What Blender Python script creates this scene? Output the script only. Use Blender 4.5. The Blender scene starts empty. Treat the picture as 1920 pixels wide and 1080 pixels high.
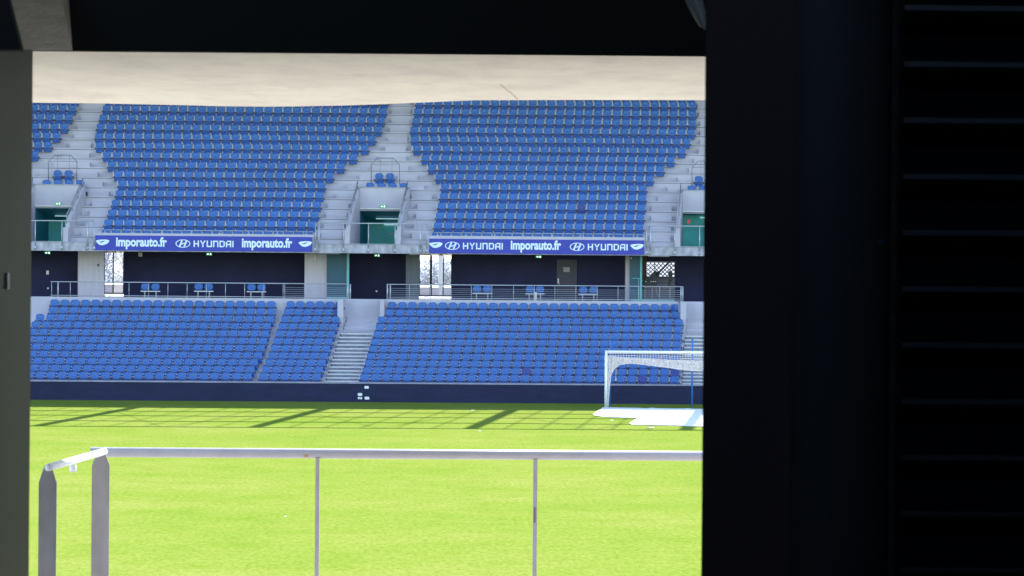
import bpy, bmesh, math, random
from mathutils import Vector, Matrix
random.seed(7)
C = bpy.context.scene
COL = C.collection

# ------------------------------------------------------------------ camera, sky, sun, exposure
FPX, PSI, PIT, ROL, H = 5800.0, -0.03, -11/5800.0, 0.008, 5.56
_f = Vector((-math.sin(PSI)*math.cos(PIT), math.cos(PSI)*math.cos(PIT), math.sin(PIT)))
_r = Vector((math.cos(PSI), math.sin(PSI), 0)); _u = _r.cross(_f)
RV = _r*math.cos(ROL)+_u*math.sin(ROL); UV = _u*math.cos(ROL)-_r*math.sin(ROL)
cd = bpy.data.cameras.new('camera'); cam = bpy.data.objects.new('camera', cd); COL.objects.link(cam)
cd.sensor_width = 36; cd.lens = 36*FPX/1920; cd.clip_start = .05; cd.clip_end = 6000
cam.matrix_world = Matrix(((RV.x, UV.x, -_f.x, 0), (RV.y, UV.y, -_f.y, 0), (RV.z, UV.z, -_f.z, H), (0, 0, 0, 1)))
cd.dof.use_dof = True; cd.dof.focus_distance = 146; cd.dof.aperture_fstop = 24
C.camera = cam
SUN_EL, SUN_AZ = math.radians(52), math.radians(15)      # azimuth from +Y (away from the viewer) towards +X
w = bpy.data.worlds.new('World'); C.world = w; w.use_nodes = True
nt = w.node_tree; bg = nt.nodes['Background']; sky = nt.nodes.new('ShaderNodeTexSky')
sky.sky_type = 'NISHITA'; sky.sun_disc = False; sky.sun_elevation = SUN_EL; sky.sun_rotation = SUN_AZ
sky.air_density = 1.0; sky.dust_density = 0.4
nt.links.new(sky.outputs[0], bg.inputs[0]); bg.inputs[1].default_value = 0.13
sd = bpy.data.lights.new('sun', 'SUN'); sun = bpy.data.objects.new('sun', sd); COL.objects.link(sun)
sd.energy = 3.2; sd.angle = math.radians(.5); sd.color = (1, .95, .87)
sv = Vector((math.sin(SUN_AZ)*math.cos(SUN_EL), math.cos(SUN_AZ)*math.cos(SUN_EL), math.sin(SUN_EL)))
sun.rotation_euler = sv.to_track_quat('Z', 'Y').to_euler()
C.view_settings.view_transform = 'Standard'; C.view_settings.look = 'None'
C.view_settings.gamma = 1; C.view_settings.exposure = 2.1
C.cycles.max_bounces = 10; C.cycles.diffuse_bounces = 6; C.cycles.transparent_max_bounces = 16
C.cycles.use_denoising = True

def ray(px, py): return _f + RV*((px-960)/FPX) + UV*((540-py)/FPX)
def W(px, py, Y):                                       # photo pixel at depth Y -> world X, Z
    d = ray(px, py); t = Y/d.y; return d.x*t, H+d.z*t
def G(px, py, Z=0.0):                                   # photo pixel on a level plane -> world X, Y
    d = ray(px, py); t = (Z-H)/d.z; return d.x*t, d.y*t

# ------------------------------------------------------------------ materials
def mat(name, col, rough=.6, metal=0., var=0., scale=3., bump=0., bscale=40., spec=.5, stretch=(1, 1, 1), col2=None, emit=None, detail=5., contrast=1.):
    m = bpy.data.materials.new(name); m.use_nodes = True; n = m.node_tree; b = n.nodes['Principled BSDF']
    b.inputs['Base Color'].default_value = (*col, 1); b.inputs['Roughness'].default_value = rough
    b.inputs['Metallic'].default_value = metal; b.inputs['Specular IOR Level'].default_value = spec
    if var or col2 or bump:
        tc = n.nodes.new('ShaderNodeTexCoord'); mp = n.nodes.new('ShaderNodeMapping')
        mp.inputs['Scale'].default_value = stretch; n.links.new(tc.outputs['Object'], mp.inputs[0])
    if var or col2:
        t = n.nodes.new('ShaderNodeTexNoise'); t.inputs['Scale'].default_value = scale; t.inputs['Detail'].default_value = detail
        n.links.new(mp.outputs[0], t.inputs[0])
        r = n.nodes.new('ShaderNodeValToRGB'); n.links.new(t.outputs[0], r.inputs[0])
        a = col2 if col2 else tuple(c*(1-var) for c in col)
        bb = col if col2 else tuple(min(1, c*(1+var)) for c in col)
        r.color_ramp.elements[0].color = (*a, 1); r.color_ramp.elements[1].color = (*bb, 1)
        h = .2/contrast; r.color_ramp.elements[0].position = .5-h; r.color_ramp.elements[1].position = .5+h
        n.links.new(r.outputs[0], b.inputs['Base Color'])
    if bump:
        t2 = n.nodes.new('ShaderNodeTexNoise'); t2.inputs['Scale'].default_value = bscale; n.links.new(mp.outputs[0], t2.inputs[0])
        bp = n.nodes.new('ShaderNodeBump'); bp.inputs['Strength'].default_value = bump; bp.inputs['Distance'].default_value = .02
        n.links.new(t2.outputs[0], bp.inputs['Height']); n.links.new(bp.outputs[0], b.inputs['Normal'])
    if emit:
        b.inputs['Emission Color'].default_value = (*col, 1); b.inputs['Emission Strength'].default_value = emit
    return m
M = dict(
 concrete=mat('pale_concrete', (.50, .475, .53), .8, var=.14, scale=.9, stretch=(.5, 1, 3), bump=.2),
 stair=mat('stair_concrete', (.24, .235, .28), .8, var=.25, scale=2.5, bump=.2),
 nosing=mat('stair_nosing_paint', (.62, .62, .63), .6, var=.1, scale=6),
 wallc=mat('smooth_concrete', (.50, .475, .54), .75, var=.08, scale=1.2, stretch=(1, 1, .4)),
 pillar=mat('board_concrete', (.60, .55, .63), .8, var=.07, scale=2.2, stretch=(6, 6, .35)),
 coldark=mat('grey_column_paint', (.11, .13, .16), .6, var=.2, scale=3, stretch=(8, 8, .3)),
 fascia=mat('stained_concrete', (.40, .39, .44), .85, var=.3, scale=3.0, stretch=(1.4, 1, .7), bump=.3),
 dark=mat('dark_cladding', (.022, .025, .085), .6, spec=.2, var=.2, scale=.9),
 front=mat('navy_hoarding', (.0125, .0165, .058), .6, spec=.25, var=.2, scale=1.2, stretch=(1, 1, 3)),
 cap=mat('wall_cap', (.30, .29, .36), .6, var=.2, scale=3),
 steel=mat('galvanised_steel', (.50, .52, .56), .4, .55, var=.1, scale=20),
 dsteel=mat('dull_steel', (.34, .33, .36), .5, .4, var=.2, scale=12),
 white=mat('white_paint', (.80, .80, .80), .4, var=.03, scale=5),
 teal=mat('teal_paint', (.025, .50, .44), .45, var=.12, scale=1.4),
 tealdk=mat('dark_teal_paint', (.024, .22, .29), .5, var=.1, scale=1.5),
 cyan=mat('cyan_edge_paint', (.16, .52, .55), .4, var=.05, scale=4),
 ad=mat('banner_blue', (.020, .034, .37), .45, var=.07, scale=1.3),
 adw=mat('banner_white', (.72, .84, .92), .5),
 green=mat('exit_green', (.02, .30, .13), .5, emit=.12),
 signw=mat('exit_white', (.8, 1., .9), .5, emit=.5),
 lamp=mat('fluorescent_tube', (.35, .55, .62), .4, emit=.22),
 seat=mat('seat_blue', (.014, .110, .385), .30, var=.10, scale=.35, bump=.08, bscale=25),
 seatpan=mat('seat_pan_blue', (.010, .084, .34), .38, var=.10, scale=.35),
 seatdk=mat('seat_navy', (.020, .042, .24), .4, var=.06, scale=4),
 bracket=mat('seat_bracket', (.42, .42, .48), .5, .0, var=.2, scale=.8),
 pole=mat('blue_pole_paint', (.03, .20, .62), .4),
 black=mat('black_paint', (.020, .022, .026), .6, var=.2, scale=2),
 blackr=mat('dark_maroon_paint', (.046, .020, .024), .6, var=.2, scale=2),
 blackb=mat('blue_black_paint', (.010, .014, .022), .5, var=.2, scale=2),
 jamb=mat('satin_grey_paint', (.024, .0255, .021), .5, spec=.07, var=.10, scale=2.0, stretch=(4, 4, .5)),
 corbel=mat('rough_brown_concrete', (.58, .53, .50), .85, var=.18, scale=7, bump=.4),
 floor=mat('terrace_floor', (.35, .325, .315), .8, var=.1, scale=1.5),
 nylon=mat('net_white', (.80, .74, .72), .7),
 paper=mat('white_plate', (.80, .80, .82), .5),
 sheet=mat('white_sheet', (.80, .80, .80), .6, var=.03, scale=3),
 glare_pale_bark=mat('glare_pale_bark', (.38, .37, .42), .9, var=.2, scale=6),  # pale grey puts the washed-out glare into the bark colour
 leafy=mat('glare_pale_leaves', (.40, .40, .41), .7, var=.3, scale=3),  # glare painted in: leaves paler and greyer than their own colour
 field=mat('far_field', (.15, .15, .145), .9, var=.3, scale=.05),
 asphalt=mat('outer_walkway', (.30, .30, .30), .9, var=.1, scale=.5),
 roof=mat('roof_sheet', (.45, .45, .47), .6, var=.05, scale=.4),
 orange=mat('orange_rust', (.55, .25, .05), .6),
 red=mat('red_sticker', (.45, .03, .04), .5),
)
# grass: mown turf, patchy yellow-green
g = bpy.data.materials.new('mown_grass'); g.use_nodes = True; n = g.node_tree; b = n.nodes['Principled BSDF']
tc = n.nodes.new('ShaderNodeTexCoord')
def noise(sc, det=4, rgh=.6, st=None):
    t = n.nodes.new('ShaderNodeTexNoise'); t.inputs['Scale'].default_value = sc; t.inputs['Detail'].default_value = det; t.inputs['Roughness'].default_value = rgh
    if st:
        mp = n.nodes.new('ShaderNodeMapping'); mp.inputs['Scale'].default_value = st
        n.links.new(tc.outputs['Object'], mp.inputs[0]); n.links.new(mp.outputs[0], t.inputs[0])
    else: n.links.new(tc.outputs['Object'], t.inputs[0])
    return t
def ramp(src, els):
    r = n.nodes.new('ShaderNodeValToRGB'); n.links.new(src, r.inputs[0])
    r.color_ramp.elements[0].position, r.color_ramp.elements[1].position = els[0][0], els[-1][0]
    r.color_ramp.elements[0].color = (*els[0][1], 1); r.color_ramp.elements[1].color = (*els[-1][1], 1)
    for p_, c_ in els[1:-1]:
        e = r.color_ramp.elements.new(p_); e.color = (*c_, 1)
    return r
A = ramp(noise(.16, 5).outputs[0], [(.34, (.122, .176, .026)), (.5, (.137, .182, .031)), (.66, (.155, .189, .040))])
Bf = ramp(noise(9, 6, .8, (1, .3, 1)).outputs[0], [(.3, (.66, .74, .5)), (.5, (1, 1, 1)), (.7, (1.25, 1.2, 1.5))])
mx = n.nodes.new('ShaderNodeMix'); mx.data_type = 'RGBA'; mx.blend_type = 'MULTIPLY'; mx.inputs[0].default_value = 1
n.links.new(A.outputs[0], mx.inputs[6]); n.links.new(Bf.outputs[0], mx.inputs[7])
Cf = ramp(noise(1.6, 6, .7, (.6, .35, 1)).outputs[0], [(.30, (.88, .93, .75)), (.5, (1, 1, 1)), (.70, (1.06, 1.03, 1.15))])
mx2 = n.nodes.new('ShaderNodeMix'); mx2.data_type = 'RGBA'; mx2.blend_type = 'MULTIPLY'; mx2.inputs[0].default_value = 1
n.links.new(mx.outputs[2], mx2.inputs[6]); n.links.new(Cf.outputs[0], mx2.inputs[7]); n.links.new(mx2.outputs[2], b.inputs['Base Color'])
b.inputs['Roughness'].default_value = .9; b.inputs['Specular IOR Level'].default_value = .0
bp = n.nodes.new('ShaderNodeBump'); bp.inputs['Strength'].default_value = .35; bp.inputs['Distance'].default_value = .03
n.links.new(noise(30, 3).outputs[0], bp.inputs['Height']); n.links.new(bp.outputs[0], b.inputs['Normal'])
M['grass'] = g
# plaster soffit with trowel streaks, blotches and one hairline crack colour
g = bpy.data.materials.new('streaked_plaster'); g.use_nodes = True; n = g.node_tree; b = n.nodes['Principled BSDF']
tc = n.nodes.new('ShaderNodeTexCoord')
A = ramp(noise(1.5, 6, .6, (1.1, .8, 1)).outputs[0], [(.33, (.60, .55, .48)), (.5, (.655, .605, .52)), (.66, (.69, .655, .55))])
Bf = ramp(noise(6, 7, .7, (1.0, .40, 1)).outputs[0], [(.28, (.86, .85, .85)), (.5, (1, 1, 1)), (.72, (1.08, 1.08, 1.05))])
mx = n.nodes.new('ShaderNodeMix'); mx.data_type = 'RGBA'; mx.blend_type = 'MULTIPLY'; mx.inputs[0].default_value = 1
n.links.new(A.outputs[0], mx.inputs[6]); n.links.new(Bf.outputs[0], mx.inputs[7]); n.links.new(mx.outputs[2], b.inputs['Base Color'])
b.inputs['Roughness'].default_value = .8
M['plaster'] = g
def holes(name, col, sc, thr):                         # knotted net: holes between procedural strands
    m = bpy.data.materials.new(name); m.use_nodes = True; n = m.node_tree; b = n.nodes['Principled BSDF']
    b.inputs['Base Color'].default_value = (*col, 1); b.inputs['Roughness'].default_value = .7
    tc = n.nodes.new('ShaderNodeTexCoord'); v = n.nodes.new('ShaderNodeTexVoronoi'); v.feature = 'DISTANCE_TO_EDGE'
    v.inputs['Scale'].default_value = sc; n.links.new(tc.outputs['Object'], v.inputs[0])
    c = n.nodes.new('ShaderNodeMath'); c.operation = 'LESS_THAN'; c.inputs[1].default_value = thr
    n.links.new(v.outputs['Distance'], c.inputs[0]); n.links.new(c.outputs[0], b.inputs['Alpha'])
    return m
M['net'] = holes('folded_net', (.80, .73, .70), 13, .12)
M['shade_strip'] = mat('painted_step_shade', (.09, .09, .10), .9)  # dark colour for shade painted along the steps
M['flatpost'] = mat('weathered_zinc', (.30, .275, .265), .6, var=.16, scale=14, stretch=(1, 1, .4))
M['post_pale'] = mat('seat_post_pale', (.62, .60, .66), .5, var=.1, scale=2)
M['nearrail'] = mat('pale_rail_metal', (.38, .355, .37), .42, var=.07, scale=9)
M['hoop'] = mat('dull_hoop_steel', (.24, .25, .29), .5, .2)
M['tealpart'] = mat('petrol_panel_paint', (.009, .085, .15), .45, var=.1, scale=1.5)
M['hinge'] = mat('hinge_navy', (.006, .018, .085), .5)
gl = bpy.data.materials.new('window_glass'); gl.use_nodes = True; n = gl.node_tree
n.nodes.remove(n.nodes['Principled BSDF']); tr = n.nodes.new('ShaderNodeBsdfTransparent'); tr.inputs[0].default_value = (.93, .96, .97, 1)
gs = n.nodes.new('ShaderNodeBsdfGlossy'); gs.inputs['Roughness'].default_value = .05
ms = n.nodes.new('ShaderNodeMixShader'); ms.inputs[0].default_value = .05
n.links.new(tr.outputs[0], ms.inputs[1]); n.links.new(gs.outputs[0], ms.inputs[2]); n.links.new(ms.outputs[0], n.nodes['Material Output'].inputs[0])
M['glass'] = gl

# ------------------------------------------------------------------ builders
class MB:
    def __init__(s): s.v, s.f = [], []
    def add(s, vs, fs):
        k = len(s.v); s.v += [tuple(v) for v in vs]; s.f += [tuple(i+k for i in f) for f in fs]; return s
    def box(s, x0, x1, y0, y1, z0, z1, sh=0.):           # sh: plan shear, x grows with y
        vs = [(x+sh*(y-y0), y, z) for z in (z0, z1) for y in (y0, y1) for x in (x0, x1)]
        return s.add(vs, [(0, 2, 3, 1), (4, 5, 7, 6), (0, 1, 5, 4), (2, 6, 7, 3), (0, 4, 6, 2), (1, 3, 7, 5)])
    def prism(s, pts, d):                                # pts 3D polygon, extruded by vector d
        k = len(pts); d = Vector(d)
        vs = [Vector(p) for p in pts]+[Vector(p)+d for p in pts]
        return s.add(vs, [tuple(range(k))[::-1], tuple(range(k, 2*k))]+[(i, (i+1) % k, (i+1) % k+k, i+k) for i in range(k)])
    def tube(s, pts, r, n=8):
        pts = [Vector(p) for p in pts]; vs = []; fs = []
        for i, p in enumerate(pts):
            a = pts[max(0, i-1)]; c = pts[min(len(pts)-1, i+1)]; t = (c-a).normalized()
            q = t.cross(Vector((0, 0, 1)));
            if q.length < .05: q = t.cross(Vector((0, 1, 0)))
            q.normalize(); u = q.cross(t)
            vs += [p+(q*math.cos(2*math.pi*j/n)+u*math.sin(2*math.pi*j/n))*r for j in range(n)]
        for i in range(len(pts)-1):
            fs += [(i*n+j, i*n+(j+1) % n, (i+1)*n+(j+1) % n, (i+1)*n+j) for j in range(n)]
        fs += [tuple(range(n))[::-1], tuple((len(pts)-1)*n+j for j in range(n))]
        return s.add(vs, fs)
    def build(s, name, m, parent=None, smooth=False):
        me = bpy.data.meshes.new(name); me.from_pydata(s.v, [], s.f); me.validate()
        bm = bmesh.new(); bm.from_mesh(me); bmesh.ops.recalc_face_normals(bm, faces=bm.faces); bm.to_mesh(me); bm.free()
        me.materials.append(M[m] if isinstance(m, str) else m)
        if smooth: me.polygons.foreach_set('use_smooth', [True]*len(me.polygons))
        o = bpy.data.objects.new(name, me); COL.objects.link(o)
        if parent: o.parent = parent; o.matrix_parent_inverse = Matrix.Translation(-parent.location)
        return o
def tag(o, label, cat, group=None, kind=None):
    if label: o['label'] = label
    if cat: o['category'] = cat
    if group: o['group'] = group
    if kind: o['kind'] = kind
    return o
def empty(name, loc, label, cat, group=None):
    o = bpy.data.objects.new(name, None); o.location = loc; COL.objects.link(o); o.empty_display_size = .2
    return tag(o, label, cat, group)
def bx(*a, **k): return MB().box(*a, **k)

# ------------------------------------------------------------------ setting
SH = .1225                                               # the stand's aisles run askew to its front
FRONT = 142.2
g = MB().add([(-80, 24, 0), (80, 24, 0), (80, 143, 0), (-80, 143, 0)], [(0, 1, 2, 3)]).build('pitch', 'grass'); tag(g, None, None, kind='structure')
g = MB().add([(-3000, -400, -.05), (3000, -400, -.05), (3000, 5000, -.05), (-3000, 5000, -.05)], [(0, 1, 2, 3)]).build('ground', 'field'); tag(g, None, None, kind='structure')
g = MB().add([(-80, 154.4, 4.60), (80, 154.4, 4.60), (80, 188, 4.60), (-80, 188, 4.60)], [(0, 1, 2, 3)]).build('concourse_floor', 'asphalt'); tag(g, None, None, kind='structure')

# ------------------------------------------------------------------ lower tier
LZ = [1.27, 1.57, 1.876, 2.182, 2.508, 2.829, 3.165, 3.51, 3.85, 4.196, 4.545]   # top of the seat backs
LY = [143.3+.8*i for i in range(11)]
SEAT_TOP = .82
lower = empty('lower_tier', (0, FRONT, 0), 'lower tier of concrete steps behind the dark front wall and goal', 'seating tier')
def laneL(i): return -4.47+.094*i+.0, -2.78+.078*i       # central stairs between the blocks
LANE = [(-4.42, -2.80), (12.22, 14.1)]
def lane_x(k, Y): a, b_ = LANE[k]; return a+.108*(Y-143.3), b_+.108*(Y-143.3)
m = MB()
for i in range(11):
    zf = LZ[i]-SEAT_TOP
    x = -45
    y0, y1 = LY[i]-.62, LY[i]+.18
    for k in range(2):
        a, b_ = lane_x(k, LY[i]-.2); m.box(x, a, y0, y1, zf-.9, zf); x = b_
    m.box(x, 40, y0, y1, zf-.9, zf)
m.build('terrace_steps', 'concrete', lower)
m = MB().box(-45, 40, 151.48, 151.75, 2.9, 4.67); m.box(-45, 40, 151.753, 154.4, 4.45, 4.665)
m.build('upper_landing_edge', 'wallc', lower)
bx(-45, 40, FRONT, FRONT+.16, 0, .84).build('front_wall', 'front', lower)
bx(-45, 40, FRONT-.02, FRONT+.5, .843, .90).build('wall_cap', 'cap', lower)
bx(-45, 40, FRONT+.163, FRONT+.45, 0, .84).build('front_wall_core', 'stair', lower)
for k in range(2):                                       # stairs: two steps to a row, pale painted nosings
    ms, mn, mp = MB(), MB(), MB()
    for i in range(9):
        z1 = LZ[i]-SEAT_TOP; z0 = (LZ[i-1]-SEAT_TOP) if i else z1-.3
        for q, zz in ((0, (z0+z1)/2), (1, z1)):
            ya = LY[i]-.62-.4+.4*q; a, b_ = lane_x(k, ya)
            ms.box(a+.002, b_-.002, ya, ya+.41, zz-.7, zz)
            mn.box(a+.004, b_-.004, ya-.02, ya+.07, zz-.055, zz+.012)
    for j in range(5):                                   # the plain top flight up to the concourse
        zz = LZ[8]-SEAT_TOP+.003+.16*(j+1); ya = LY[8]+.18+.37*j; a, b_ = lane_x(k, ya)
        mp.box(a+.05, b_+.10, ya, ya+.40, zz-.9, zz)
    st = ms.build('stairs', 'stair', lower); mn.build('stair_nosing', 'nosing', st)
    mp.build('top_flight', 'concrete', lower)
    a, b_ = lane_x(k, LY[9])
    bx(a-.30, a-.02, LY[8]+.2, 151.47, 2.6, 4.662).build('cheek_wall', 'wallc', lower); bx(b_+.13, b_+.33, LY[9]+.0, 151.47, 2.6, 4.662).build('cheek_wall', 'wallc', lower)

# ------------------------------------------------------------------ upper tier
UY = [152+.8*b_ for b_ in range(22)]
def uz(b_): return W(1100, 437.6, 152)[1] + .5015*b_ + .0008*b_*b_
U0 = [-15.6, -15.56, -15.46, -15.36, -15.25, -15.2, -15.49, -15.89, -16.22, -16.67, -16.79, -16.8, -16.74, -16.65, -16.6]
U1 = [-5.2, -5.07, -4.97, -4.88, -4.79, -4.72, -4.33, -3.79, -3.19, -2.6, -2.26, -1.97, -1.83, -1.75, -1.68]
P_ = 16.22
VX = {}                                                   # vomitory inner left/right at front
vx0 = W(655, 440, 151.7)[0]; vx1 = W(743, 440, 151.7)[0]
VOM = [vx0-P_, vx0, vx0+P_]; VW = vx1-vx0
upper = empty('upper_tier', (0, 152, 6.9), 'steep upper tier of pale concrete steps above the blue banners', 'seating tier')
z_sl0, z_sl1 = W(700, 475, 151.4)[1], W(700, 459, 151.4)[1]
m = MB()
for b_ in range(22):
    zf = uz(b_)-SEAT_TOP; y0, y1 = UY[b_]-.62, UY[b_]+.18; x = -60
    if b_ <= 4:
        for v in VOM:
            a = v+SH*(y0-151.7)-.2; m.box(x, a, y0+(0 if b_ else .1), y1, max(zf-.62, z_sl0+.21), zf); x = a+VW+.4
    m.box(x, 60, y0+(0 if b_ else .1), y1, max(zf-.62, z_sl0+.21), zf)
m.build('terrace_steps', 'concrete', upper)
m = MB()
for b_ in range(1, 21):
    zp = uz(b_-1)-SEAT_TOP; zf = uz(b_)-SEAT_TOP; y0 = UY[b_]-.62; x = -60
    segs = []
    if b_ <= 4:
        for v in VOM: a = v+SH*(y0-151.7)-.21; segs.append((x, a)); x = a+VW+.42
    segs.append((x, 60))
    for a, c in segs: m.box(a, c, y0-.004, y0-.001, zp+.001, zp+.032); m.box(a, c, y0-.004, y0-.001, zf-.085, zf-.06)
m.build('step_shade_strips', 'shade_strip', upper)  # thin dark strips added to the risers to paint in their shade lines
m = MB()                                                  # half steps in the aisles
def aisle(b_):                                            # free strips between seat blocks
    j = min(b_, 14); out = []
    for s in (-1, 0, 1):
        out.append((U1[j]+s*P_, U0[j]+(s+1)*P_))
    return out
hs = [MB() for _ in range(3)]
for b_ in range(1, 20):
    zf = uz(b_)-SEAT_TOP; zp = uz(b_-1)-SEAT_TOP; y0 = UY[b_]-.62
    for m, (a, c) in zip(hs, aisle(b_)):
        s0 = [(a+.15, c-.15)] if b_ >= 9 else [(a+.12, a+1.15), (c-1.15, c-.12)]
        for q in s0: m.box(q[0], q[1], y0-.34, y0-.003, zp-.3, (zp+zf)/2)
for m in hs: m.build('aisle_half_steps', 'concrete', upper)
m = MB().box(-60, 60, 151.40, 151.60, z_sl0, z_sl1); m.build('slab_edge', 'fascia', upper)
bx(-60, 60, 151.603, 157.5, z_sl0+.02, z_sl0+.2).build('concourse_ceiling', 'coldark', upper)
bx(-60, 60, 170.2, 170.5, 7.1, 24).build('rear_wall', 'wallc', upper)
zr = W(1000, 443.5, 151.4)[1]
for s in (-1, 0, 1, 2):                                   # parapets in front of each seat block
    a, c = U0[0]+(s)*P_-.22, U1[0]+(s)*P_+.02
    bx(a, c, 151.403, 151.56, z_sl1+.003, zr).build('parapet', 'wallc', upper)

# vomitories (stand entrances)
hdr_top = W(710, 352, 155.2)[1]; open_top = W(710, 390.5, 155.2)[1]; fl = z_sl1
for k, v in enumerate(VOM):
    nm = ['leftmost', 'middle', 'rightmost'][k]
    e = empty('stand_entrance', (v+VW/2, 151.7, fl), ['concrete entrance opening with teal tunnel at the far left of the upper tier', 'concrete entrance opening with teal tunnel in the middle of the upper tier', 'concrete entrance with bright green back wall beside the right dark column'][k], 'entrance', 'entrances cut into the upper tier')
    for side, xa in ((0, v-.2), (1, v+VW)):
        # wall with a sloping top, low square pillar at its front
        zt0 = W(650, 420, 152)[1]; zt1 = hdr_top
        y0, y1 = 152.0, 155.35
        def P4(x, y, z): return (x+SH*(y-151.7), y, z)
        m = MB(); prof = [(y0, fl), (y1, fl), (y1, zt1), (y0, zt0)]
        L = [P4(xa, y, z) for y, z in prof]; Rr = [P4(xa+.2, y, z) for y, z in prof]
        m.add(L+Rr, [(0, 1, 2, 3), (7, 6, 5, 4), (0, 4, 5, 1), (1, 5, 6, 2), (2, 6, 7, 3), (3, 7, 4, 0)])
        m.box(xa-.04+SH*.05, xa+.21+SH*.05, 151.62, 151.997, fl+.002, W(650, 431, 152)[1])
        m.build('side_wall', 'wallc', e)
        hr = MB()                                         # double sloping handrail on the wall
        for off, r_ in ((.34, .022), (.12, .016)):
            hr.tube([P4(xa+.1, 151.75, zt0+off-.05), P4(xa+.1, 155.2, zt1+off-.02)], r_)
        for t in (.02, .35, .68, .98):
            y = 151.75+3.45*t; zb = zt0+(zt1-zt0)*t
            hr.tube([P4(xa+.1, y, zb-.12), P4(xa+.1, y, zb+.34)], .022)
        hr.build('sloping_handrail', 'dsteel', e, True)
    xs = v+SH*3.5
    bx(xs+.003, xs+VW-.003, 155.2, 155.35, open_top, hdr_top).build('header_wall', 'wallc', e)
    bx(xs+.01, xs+VW-.01, 155.18, 155.36, open_top-.05, open_top-.003).build('header_trim', 'white', e)
    yb = 156.7 if k == 2 else 158.2
    cz = open_top-.08; zc = W(710, 417, yb)[1] if k < 2 else cz-.1
    m = MB(); x0, x1 = xs, xs+VW; sh = SH*(yb-155.4)
    m.add([(x0, 155.4, cz), (x1, 155.4, cz), (x1+sh, yb, zc), (x0+sh, yb, zc), (x0, 155.4, cz+.1), (x1, 155.4, cz+.1), (x1+sh, yb, zc+.1), (x0+sh, yb, zc+.1)],
          [(0, 1, 2, 3), (4, 7, 6, 5), (0, 4, 5, 1), (3, 2, 6, 7), (0, 3, 7, 4), (1, 5, 6, 2)])
    m.build('tunnel_ceiling', 'tealdk', e)
    MB().prism([(x0-.1, 155.37, fl), (x0-.003, 155.37, fl), (x0+sh-.003, yb, fl), (x0+sh-.1, yb, fl)], (0, 0, 2.6)).build('tunnel_wall', 'tealdk', e)
    MB().prism([(x1+.003, 155.37, fl), (x1+.1, 155.37, fl), (x1+sh+.1, yb, fl), (x1+sh+.003, yb, fl)], (0, 0, 2.6)).build('tunnel_wall', 'tealdk', e)
    bk = bx(x0+sh-.2, x1+sh+.2, yb+.01, yb+.12, fl-.1, cz).build('tunnel_back_panel', 'teal', e)
    bx(v, v+VW+.6, 151.603, yb, fl-.17, fl-.003).build('tunnel_floor', 'asphalt', e)
    for zz, dx in ((.62, .25), (1.35, .1)): bx(x0+sh+.9+dx, x1+sh-.25, yb-.08, yb-.01, fl+zz, fl+zz+.07).build('grab_rail', 'dsteel', bk)
    ly = 157.0; lz = cz+(zc-cz)*((ly-155.4)/(yb-155.4))-.07
    bx(x0+SH*1.6+.6, x0+SH*1.6+1.75, ly, ly+.10, lz-.03, lz+.01).build('tube_light', 'lamp', e)
    bx(x0+sh+.85, x0+sh+2.0, yb-.10, yb-.02, zc-.14, zc-.09).build('tube_light', 'lamp', e)
    # exit sign over the opening
    def exit_sign(x, y, z, label):
        s = empty('exit_sign', (x, y, z), label, 'exit sign', 'green exit signs')
        bx(x-.15, x+.15, y, y+.05, z-.06, z+.07).build('sign_box', 'green', s)
        q = MB(); f_ = y-.006
        q.prism([(x-.11, f_, z), (x-.06, f_, z+.04), (x-.06, f_, z+.015), (x-.01, f_, z+.015), (x-.01, f_, z-.015), (x-.06, f_, z-.015), (x-.06, f_, z-.04)], (0, .005, 0))
        q.prism([(x+.035, f_, z-.045), (x+.06, f_, z-.005), (x+.04, f_, z+.015), (x+.055, f_, z+.03), (x+.085, f_, z+.02), (x+.115, f_, z+.0), (x+.09, f_, z-.01), (x+.105, f_, z-.045), (x+.085, f_, z-.045), (x+.075, f_, z-.015), (x+.05, f_, z-.045)], (0, .005, 0))
        cpt = [(x+.075+.014*math.cos(a*.785), f_, z+.045+.014*math.sin(a*.785)) for a in range(8)]
        q.prism(cpt, (0, .005, 0)); q.build('running_man_pictogram', 'signw', s)
    if k < 2:
        exit_sign(xs+VW/2+.02, 155.12, open_top+.09, ['lit green exit sign over the far left upper entrance', 'lit green exit sign over the middle upper entrance'][k])
    else:
        m = MB().box(xs-.02, xs+.09, 151.95, 152.1, W(1280, 419, 152)[1], W(1280, 412, 152)[1]); r_ = m.build('fire_alarm_box', 'red'); tag(r_, 'tiny red box on the wall of the rightmost upper entrance', 'alarm box')
    # railing along the slab edge in front of the entrance
    rl = empty('guard_rail', (v, 151.5, fl), ['grey guard rail before the far left upper entrance', 'grey guard rail before the middle upper entrance', 'grey guard rail before the rightmost upper entrance'][k], 'railing', 'guard rails before the upper entrances')
    xl = W(593, 440, 151.35)[0]+(k-1)*P_; xr = W(801, 440, 151.35)[0]+(k-1)*P_
    zt = W(700, 419, 151.35)[1]; zb = W(700, 459, 151.35)[1]
    m = MB().tube([(xl, 151.35, zt), (xr, 151.35, zt)], .027).tube([(xl, 151.35, zb+.03), (xr, 151.35, zb+.03)], .017)
    m.build('rail_tube', 'steel', rl, True)
    for px, r_ in ((591, .02), (598, .035), (644, .022), (691, .022), (740.6, .022), (788.6, .038), (800.6, .022)):
        X = W(px, 440, 151.35)[0]+(k-1)*P_
        p_ = MB().tube([(X, 151.35, zb-.25), (X, 151.35, zt)], r_).box(X-.05, X+.05, 151.33, 151.398, zb-.36, zb-.18).build('post', 'steel', rl, True)
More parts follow.
